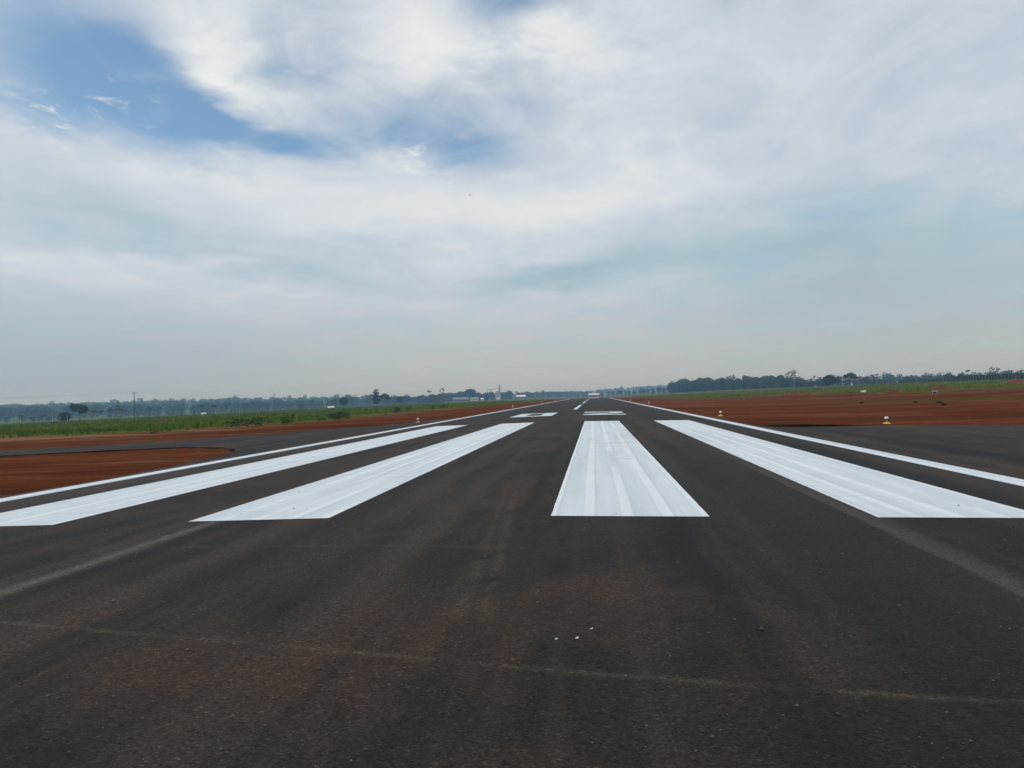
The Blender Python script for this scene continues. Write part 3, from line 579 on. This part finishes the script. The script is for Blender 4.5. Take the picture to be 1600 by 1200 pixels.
T1 = power_pole(210, 285, 41, 'tall power pole with crossarm behind the left fence'); T2 = power_pole(429, 430, 27, 'farther power pole with crossarm above the left grass')
T0 = [(a - 75, b_ - 95, z - .4) for a, b_, z in T1]
pw = MB()
for A, B in ((T0, T1), (T1, T2)):
    for a, b_ in zip(A, B):
        a, b_ = np.array(a), np.array(b_); pw.tube([a + (b_ - a) * t - np.array([0, 0, 4 * 1.3 * t * (1 - t)]) for t in np.linspace(0, 1, 13)], 0.006, 4, False)
tag(pw.build('power_line', 'wire'), 'thin sagging power wires strung between the two left poles', 'power line')

# ------------------------------------------------------------------ single trees and palms, left
for px, fwd, tall, key, lab in (
    (34, 262, 11.5, 'palm', 'squat bushy palm at far left behind the fence'), (47, 275, 8.5, 'palm_b', 'low palm right of the squat bushy one, far left'), (70, 280, 11, 'palm', 'wide feathery palm left of the dark tree clump'),
    (147, 300, 14, 'palm_b', 'first palm right of the big dark tree'), (159, 305, 13, 'palm', 'bushy second palm right of the big dark tree'), (172, 300, 15, 'palm', 'third palm from the big dark tree, beside its taller neighbour'), (185, 305, 15.5, 'palm_b', 'slender palm nearest left of the tall power pole'),
    (234, 340, 15, 'palm_b', 'lone palm right of the tall power pole'), (314, 400, 15, 'palm', 'palm beside the small white roof behind the left grass'), (335, 410, 14, 'palm_b', 'palm right of the small white roof')):
    plant('palm_tree', key, at(px, fwd), px_h(tall, fwd) + 1.2, lab, 'palm tree', 'palms beyond the left fence', sink=.3)
for px, fwd, tall, key, wide, name, lab in (
    (125, 330, 29, 'broad', .95, 'broad_tree', 'big dark spreading tree behind the left fence'), (100, 325, 18, 'round', 1.25, 'round_tree', 'low dark round tree left of the big spreading one'),
    (412, 900, 13, 'umbrella', 1.3, 'flat_tree', 'flat topped tree left of the farther power pole'), (470, 700, 11, 'round', 1.1, 'round_tree', 'small dark tree on the far edge of the left grass'),
    (510, 620, 9, 'umbrella', 1.2, 'flat_tree', 'small flat topped tree just left of the low white shed'), (537, 600, 17, 'round', 1.0, 'round_tree', 'dark compact tree left of the thin bare tree'),
    (551, 590, 21, 'bare', 1.3, 'bare_tree', 'thin bare branched tree between the compact tree and the tiered one'), (566, 900, 18, 'umbrella', .75, 'flat_tree', 'small lollipop shaped tree on the skyline behind the bare tree'),
    (588, 560, 27, 'tiered', 1.25, 'tiered_tree', 'tall dark tiered tree standing out on the left skyline'), (601, 620, 19, 'broad', .9, 'broad_tree', 'leafy tree leaning out right of the dark tiered tree'), (625, 760, 14, 'round', 1.0, 'round_tree', 'low dark tree in front of the treeline, right of the tiered tree'),
    (671, 1080, 21, 'umbrella', .7, 'flat_tree', 'thin umbrella shaped tree rising over the treeline'), (691, 1100, 23, 'emergent', .6, 'tall_tree', 'slender tall tree rising over the treeline left of the sheds'),
    (735, 1080, 20, 'round', 1.3, 'round_tree', 'rounded dark tree above the long low sheds'), (797, 1330, 14, 'forest', .9, 'leafy_tree', 'leafy tree just right of the plant tower'), (807, 1350, 12, 'umbrella', .8, 'flat_tree', 'small flat tree behind the white roofed hall')):
    plant(name, key, at(px, fwd), px_h(tall, fwd), lab, 'tree', None, wide=wide, sink=.2)

_ones = ['', 'first', 'second', 'third', 'fourth', 'fifth', 'sixth', 'seventh', 'eighth', 'ninth', 'tenth', 'eleventh', 'twelfth', 'thirteenth', 'fourteenth', 'fifteenth', 'sixteenth', 'seventeenth', 'eighteenth', 'nineteenth']
_tens = {2: ('twenty', 'twentieth'), 3: ('thirty', 'thirtieth'), 4: ('forty', 'fortieth'), 5: ('fifty', 'fiftieth'), 6: ('sixty', 'sixtieth')}
def nth(i): return _ones[i] if i < 20 else _tens[i // 10][1] if i % 10 == 0 else _tens[i // 10][0] + '-' + _ones[i % 10]
# rows of trees one can tell apart along the edges of the woods
def row(px0, px1, k, f0, f1, t0, t1, keys, label, group, jit=.04):
    for i in range(k):
        u = (i + rnd.uniform(.2, .8)) / k; px = px0 + (px1 - px0) * u; fwd = (f0 + (f1 - f0) * u) * rnd.uniform(1 - jit, 1 + jit); xy = at(px, fwd); tl = (t0 + (t1 - t0) * u) * rnd.uniform(.8, 1.15)
        plant('woodland_tree', rnd.choice(keys), xy, px_h(tl, fwd), label + ', ' + nth(i + 1) + ' from left', 'tree', group, wide=rnd.uniform(.95, 1.4), sink=.4)
row(598, 735, 26, 1000, 1150, 13, 15, ['forest', 'forest_dark', 'forest_dark', 'forest_pale'], 'leafy tree in the dark treeline left of the sheds', 'treeline left of the sheds')
row(742, 800, 14, 1250, 1300, 12, 12, ['forest_dark', 'forest_dark', 'forest'], 'dark tree in the clump around the plant tower', 'trees around the plant tower')
row(808, 918, 20, 1450, 1700, 10, 9, ['forest', 'forest_dark', 'forest_pale'], 'small hazy tree in the treeline left of the runway end', 'low treeline left of the runway end')
row(938, 1040, 14, 1500, 1150, 7, 9, ['forest', 'forest_dark', 'round'], 'small hazy tree in the low line right of the runway end', 'low treeline right of the runway end')
row(1046, 1235, 38, 900, 640, 18, 15.5, ['forest', 'forest', 'forest_dark', 'forest_pale'], 'leafy tree in the front row of the right wood', 'front row of the right wood')
row(1060, 1230, 24, 1000, 760, 20.5, 18.5, ['forest', 'forest_dark', 'forest_pale'], 'tree showing above the front row of the right wood', 'second row of the right wood')
row(1236, 1400, 26, 660, 560, 11, 8, ['forest', 'forest_dark', 'forest_pale'], 'low leafy tree between right wood and fenced rise', 'low trees before the fenced rise')
for px, fwd, tall, key, wide, name, lab in (
    (1241, 600, 27, 'emergent', .75, 'tall_tree', 'tall airy tree rising above the right end of the wood'), (1273, 600, 17.5, 'umbrella', .55, 'flat_tree', 'narrow topped tree between the airy tree and the dark round one'), (1297, 490, 19, 'round', 1.35, 'round_tree', 'wide dark rounded tree in the gap right of the wood'),
    (1329, 480, 20, 'broad', 1.0, 'broad_tree', 'tall dark tree with a notched crown, second of the two dark ones'), (1311, 620, 15, 'forest_pale', 1.0, 'leafy_tree', 'greyish tree between the two dark rounded trees'), (1353, 560, 13, 'forest_pale', 1.2, 'leafy_tree', 'pale grey green tree right of the two dark trees'),
    (1363, 560, 16.5, 'emergent', .35, 'tall_tree', 'thin upright tree right of the pale grey green one'), (1371, 545, 17, 'umbrella', .6, 'flat_tree', 'thin stemmed tree with two flat tufts on the right skyline'), (1417, 500, 13, 'shrub', 1.0, 'dark_bush', 'dark bush at the left end of the right fence'),
    (1513, 345, 18, 'umbrella', .70, 'flat_tree', 'dark flat crowned tree standing highest on the right rise'), (1500, 350, 11.5, 'broad', .65, 'broad_tree', 'dark leafy tree just left of the flat crowned one on the rise'), (1598, 300, 16, 'palm', .9, 'palm_tree', 'palm at the right border of the picture behind the fence')):
    plant(name, key, at(px, fwd), px_h(tall, fwd), lab, 'palm tree' if 'palm' in name else 'tree', None, wide=wide, sink=.2)
for i in range(64):
    u = i / 63; px = 1405 + 205 * u + rnd.uniform(-1.2, 1.2); fwd = 470 - 190 * u + rnd.uniform(0, 12); plant('hedge_shrub', 'shrub', at(px, fwd), px_h(rnd.uniform(7, 12.5) * (1 if u > .35 else .7), fwd), 'dark shrub in the row behind the right fence, ' + nth(i + 1) + ' from left', 'shrub', 'shrubs behind the right fence', wide=rnd.uniform(.8, 1.25))
for i, px in enumerate(sorted(rnd.choice([rnd.uniform(240, 545), rnd.uniform(590, 720)]) for _ in range(30))):
    yb = np.interp(px, [0, 130, 240, 330, 420, 500, 530, 600, 680, 760], [683, 680, 676, 668.6, 664, 657.5, 655, 647, 639.5, 633.5]) - rnd.uniform(-1.5, 5)
    xy = hit(px, yb); plant('weed_clump', 'weed', xy, rnd.uniform(.35, .85), 'dark weed clump on the border of the left grass, ' + nth(i + 1) + ' from left', 'weed', 'weeds along the left grass border', wide=rnd.uniform(.9, 1.5))

# ------------------------------------------------------------------ far woods that read as one mass
def wood(name, label, k, az0, az1, r0, r1, h0, h1, mat, seed, cond=None, per=2.0, lsz=1.15):
    r = np.random.default_rng(seed); lob = []
    while len(lob) < k:
        a = r.uniform(R(az0), R(az1)); q = r.uniform(r0, r1); x, y = q * math.sin(a), q * math.cos(a)
        if cond and not cond(x, y): continue
        z = Sz(x, y); h = r.uniform(h0, h1) * (1.35 if r.random() < .06 else 1); wdt = h * r.uniform(.26, .42)
        lob.append((x, y, z + h * .74, wdt, wdt, h * .26)); lob.append((x + r.normal() * 1.5, y + r.normal() * 1.5, z + h * .36, wdt * .95, wdt * .95, h * .36))
    V, F_ = leaf_cloud(lob, per, lsz, seed); tag(link(name, quick_mesh(name, V, F_, mat)), label, 'wood', None, 'stuff')
wood('far_wood', 'hazy blue wooded slope beyond the left fence', 3400, -48, -12, 950, 3200, 11, 17, 'leaves', 31, lambda x, y: x < -330 and not (y < 900 and x > -420), 2.2, 1.7)
wood('far_wood', 'dense dark wood behind the front row of trees at right', 460, 6, 15.5, 800, 1250, 9, 13, 'leaves_dark', 32, lambda x, y: x > 95, 3.0)
wood('far_wood', 'hazy blue green wood on the skyline behind the right fence', 760, 14, 34, 900, 1500, 8, 12, 'leaves', 33, lambda x, y: x > 260, 2.4)
wood('far_wood', 'pale blue wooded hill right of the runway end', 900, .3, 14, 2400, 3700, 12, 18, 'leaves', 34, None, .9, 2.4)
wood('far_wood', 'faint wooded skyline left of the runway end', 900, -14, .3, 1750, 3200, 10, 15, 'leaves', 35, None, 1.0, 2.0)

# ------------------------------------------------------------------ buildings far off
def house(px, fwd, wpx, hpx, label, roof='white_roof', wall='white_wall', deep=.6, roof_f=.35, openings=2, name='shed', rz=None, basecol=None):
    xy = at(px, fwd); W = px_h(wpx, fwd); H = px_h(hpx, fwd); D = W * deep; a = math.atan2(-xy[0], xy[1]) if rz is None else rz
    o = empty(name, (xy[0], xy[1], Sz(*xy) - .1), a); hw = H * (1 - roof_f); mb = MB(); mb.box((0, 0, hw / 2), (W / 2 * .94, D / 2 * .94, hw / 2)); mb.build('wall', wall, o)
    if basecol: mb = MB(); mb.box((0, -D / 2 * .94 - .03, hw * .13), (W / 2 * .945, .03, hw * .13)); mb.build('plinth', basecol, o)
    mb = MB(); v = [(sx_ * W / 2, sy_ * D / 2, hw) for sx_, sy_ in ((-1, -1), (1, -1), (1, 1), (-1, 1))] + [(-W / 2, 0, H), (W / 2, 0, H)] + [(sx_ * W / 2, sy_ * D / 2, hw - .12) for sx_, sy_ in ((-1, -1), (1, -1), (1, 1), (-1, 1))]
    mb.raw(v, [(0, 1, 5, 4), (2, 3, 4, 5), (0, 4, 3), (1, 2, 5), (6, 7, 1, 0), (7, 8, 2, 1), (8, 9, 3, 2), (9, 6, 0, 3), (9, 8, 7, 6)]); mb.build('roof', roof, o)
    for q in range(openings):
        t = (q + .5) / openings - .5; mb = MB(); mb.box((t * W * .86, -D / 2 * .94 - .02, hw * .48), (W * .30 / max(openings, 1), .03, hw * .22)); wdw = mb.build('door' if q == openings // 2 and openings > 1 else 'window', 'dark_opening', o)
    return tag(o, label, 'building')
house(928, 700, 17, 7.6, 'low building with pale roof and reddish wall at the runway end', 'white_roof', 'red_wall', .5, .22, 0, 'low_building', 0.0, 'white_wall')
house(720, 1000, 25, 6.5, 'long grey roofed shed in front of the treeline', 'grey_roof', 'grey_roof', .4, .45, 5, 'long_shed'); house(741, 1010, 13, 6, 'white walled building right of the long grey shed', 'grey_roof', 'white_wall', .6, .3, 4, 'white_building')
house(753.5, 1060, 5, 4, 'small pale hut between the white building and the plant', 'white_roof', 'white_wall', .9, .4, 1, 'small_hut'); house(778.5, 1080, 4.2, 3, 'small bright white hut below the plant tower', 'white_roof', 'white_wall', .9, .4, 1, 'small_hut')
house(814, 1180, 15, 6, 'wide white roofed hall right of the plant tower', 'white_roof', 'grey_roof', .5, .4, 3, 'roofed_hall'); house(318, 380, 7, 3.6, 'small white roof behind the grass near two palms', 'white_roof', 'white_wall', .8, .4, 1, 'small_shed'); house(517, 520, 10, 3.0, 'low white shed at the far side of the left grass', 'white_roof', 'white_wall', .7, .6, 2, 'low_shed')
# grain plant: tower, hoppers, conveyor gallery
xy = at(781, 1250); k_ = 1250 / FPX; o = empty('grain_plant', (xy[0], xy[1], Sz(*xy) - .2), math.atan2(-xy[0], xy[1])); top = 22.5 * k_
mb = MB(); mb.box((0, 0, top / 2), (1.2 * k_, 1.2 * k_, top / 2)); tw = mb.build('tower', 'silo_metal', o)
mb = MB(); mb.box((0, 0, top + .6), (1.4 * k_, 1.4 * k_, .6)); mb.build('tower_head', 'grey_roof', tw)
for q in (-.45, .45): mb = MB(); mb.box((q * k_, -1.2 * k_ - .03, top * .8), (.22 * k_, .04, 1.2)); mb.build('window', 'dark_opening', tw)
mb = MB(); mb.box((-3.0 * k_, .5, 6 * k_), (4 * k_, 3 * k_, 6 * k_)); bl = mb.build('process_block', 'pinkish_sheet', o)
mb = MB(); mb.raw([(-7 * k_, -3 * k_, 12 * k_), (1 * k_, -3 * k_, 12 * k_), (1 * k_, 4 * k_, 12 * k_), (-7 * k_, 4 * k_, 12 * k_), (1 * k_, -3 * k_, 16 * k_), (1 * k_, 4 * k_, 16 * k_)], [(0, 1, 4), (3, 5, 2), (0, 4, 5, 3), (1, 2, 5, 4), (0, 3, 2, 1)]); mb.build('sloping_roof', 'pinkish_sheet', bl)
mb = MB(); mb.tube([(-20 * k_, 0, 15.5 * k_), (0, 0, 17.5 * k_)], .4 * k_, 4); mb.build('conveyor', 'silo_metal', o)
for q in (-19, -13): mb = MB(); mb.tube([(q * k_, 0, 0), (q * k_, 0, 15.7 * k_)], .25 * k_, 4); mb.build('conveyor_leg', 'silo_metal', o)
for q in (-17, -11): mb = MB(); mb.lathe([(2.6 * k_, 0), (2.6 * k_, 10 * k_), (2.2 * k_, 11 * k_), (.4 * k_, 12.4 * k_)], 14, (q * k_, 2 * k_, 0)); mb.build('silo', 'silo_metal', o)
tag(o, 'grain plant with slim tower and conveyor rising above the treeline', 'grain plant')

# ------------------------------------------------------------------ small things on the right-hand earth
def mound(px, py, wpx, hpx, label, seed, asp=.5):
    xy = hit(px, py); dist = float(np.array([xy[0], xy[1], 0]) @ FW); W = px_h(wpx, dist) / 2; H = px_h(hpx, dist); r = np.random.default_rng(seed); a = math.atan2(-xy[0], xy[1]); nr, na = 9, 28; V = []
    for i in range(nr + 1):
        for j_ in range(na):
            t = i / nr; th = 2 * math.pi * j_ / na; rad = t * (1 + .16 * math.sin(3 * th + seed) + .08 * math.sin(7 * th)); x, y = rad * W * math.cos(th), rad * W * asp * math.sin(th); z = H * max(0, (1 - t ** 1.6)) * (1 + .18 * r.normal()) - .12 * (t > .97) - .03
            V.append((x * math.cos(a) - y * math.sin(a), x * math.sin(a) + y * math.cos(a), z))
    V = [(x, y, z + Sz(xy[0] + x, xy[1] + y) - Sz(*xy)) for x, y, z in V]
    Fq = [(i * na + j_, i * na + (j_ + 1) % na, (i + 1) * na + (j_ + 1) % na, (i + 1) * na + j_) for i in range(nr) for j_ in range(na)]; mb = MB(); mb.raw(V, Fq); o = mb.build('earth_mound', 'red_clay', None, True); o.location = (xy[0], xy[1], Sz(*xy)); tag(o, label, 'mound', 'mounds of red earth')
mound(1467, 608.5, 36, 5, 'red earth mound right behind the pale drain box', 1); mound(1396, 613.5, 22, 4, 'small bright red earth mound left of the drain box', 2); mound(1245, 617, 90, 2.6, 'long low bank of red earth below the right wood', 3, .2); mound(1590, 598, 40, 4, 'tan earth heap by the fence at the right border', 4)
xy = hit(1460.5, 614.5); o = empty('drain_box', (xy[0], xy[1], Sz(*xy) - .05), math.atan2(-xy[0], xy[1]) + .25, .66)
mb = MB(); mb.box((0, 0, .24), (.40, .22, .24), top=.96); mb.build('wall', 'concrete', o); mb = MB(); mb.box((.02, -.02, .52), (.46, .28, .045)); mb.build('lid', 'white_wall', o); mb = MB(); mb.box((-.05, -.225, .22), (.30, .012, .17)); mb.build('opening', 'dark_opening', o)
tag(o, 'small pale concrete drain box with dark opening on the right earth', 'drain box')
xy = hit(1349, 612.5); mb = MB(); mb.box((0, 0, .12), (.50, .22, .14), top=.9); mb.box((.18, .02, .29), (.22, .16, .05), .2); o = mb.build('concrete_block', 'white_wall'); o.location = (xy[0], xy[1], Sz(*xy)); o.rotation_euler = (0, .04, math.atan2(-xy[0], xy[1])); tag(o, 'pale concrete block lying in the right grass', 'concrete block')
for px, py, s_, lab in ((1347, 629.5, .16, 'dark clod of earth on the red ground, leftmost of four'), (1431, 629.3, .13, 'dark clod of earth above and right of the yellow based light'), (1467.5, 629.5, .15, 'dark clod of earth below the pale drain box'), (1475, 632.3, .15, 'dark clod of earth nearest the viewer, rightmost of four')):
    xy = hit(px, py); r = np.random.default_rng(int(px)); bm = bmesh.new(); bmesh.ops.create_icosphere(bm, subdivisions=2, radius=1)
    for v in bm.verts: v.co = Vector((v.co.x * 1.25, v.co.y, max(v.co.z, -.4) * .75)) * s_ * (1 + .25 * r.normal())
    me = bpy.data.meshes.new('earth_clod'); bm.to_mesh(me); bm.free(); me.materials.append(MATS['dark_clod']); o = link('earth_clod', me); o.location = (xy[0], xy[1], Sz(*xy) + s_ * .15); tag(o, lab, 'earth clod', 'clods on the red earth')
# a bird high over the runway
d_ = ray(735, 305.5); p = d_ * 120; mb = MB(); mb.raw([(0, -.16, 0), (.035, 0, .02), (0, .2, 0), (-.035, 0, .02), (0, 0, -.05)], [(0, 1, 4), (1, 2, 4), (2, 3, 4), (3, 0, 4), (0, 3, 2, 1)])
mb.raw([(.03, -.05, .01), (.03, .06, .01), (.2, .05, .09), (.34, -.05, .04), (.2, -.06, .08)], [(0, 1, 2, 4), (4, 2, 3), (4, 2, 1, 0), (3, 2, 4)]); mb.raw([(-.03, -.05, .01), (-.03, .06, .01), (-.2, .05, .09), (-.34, -.05, .04), (-.2, -.06, .08)], [(0, 4, 2, 1), (4, 3, 2), (0, 1, 2, 4), (3, 4, 2)])
o = mb.build('bird', 'bird_plumage'); o.location = (p[0], p[1], p[2] + CH); o.rotation_euler = (0, .3, 1.0); tag(o, 'tiny dark bird flying high in the cloudy sky', 'bird')

# ------------------------------------------------------------------ haze over the land
m = bpy.data.materials.new('haze'); m.use_nodes = True; t = m.node_tree; t.nodes.clear(); out = t.nodes.new('ShaderNodeOutputMaterial'); pv = t.nodes.new('ShaderNodeVolumePrincipled')
pv.inputs['Color'].default_value = (.37, .66, 1.0, 1); pv.inputs['Absorption Color'].default_value = (1, 1, 1, 1); pv.inputs['Density'].default_value = .00037; pv.inputs['Anisotropy'].default_value = .2
t.links.new(pv.outputs[0], out.inputs['Volume'])
mb = MB(); mb.box((0, 0, 26), (9300, 9300, 40)); h_ = mb.build('haze', m); tag(h_, 'thin bluish haze lying over the whole airfield', 'haze', None, 'stuff')
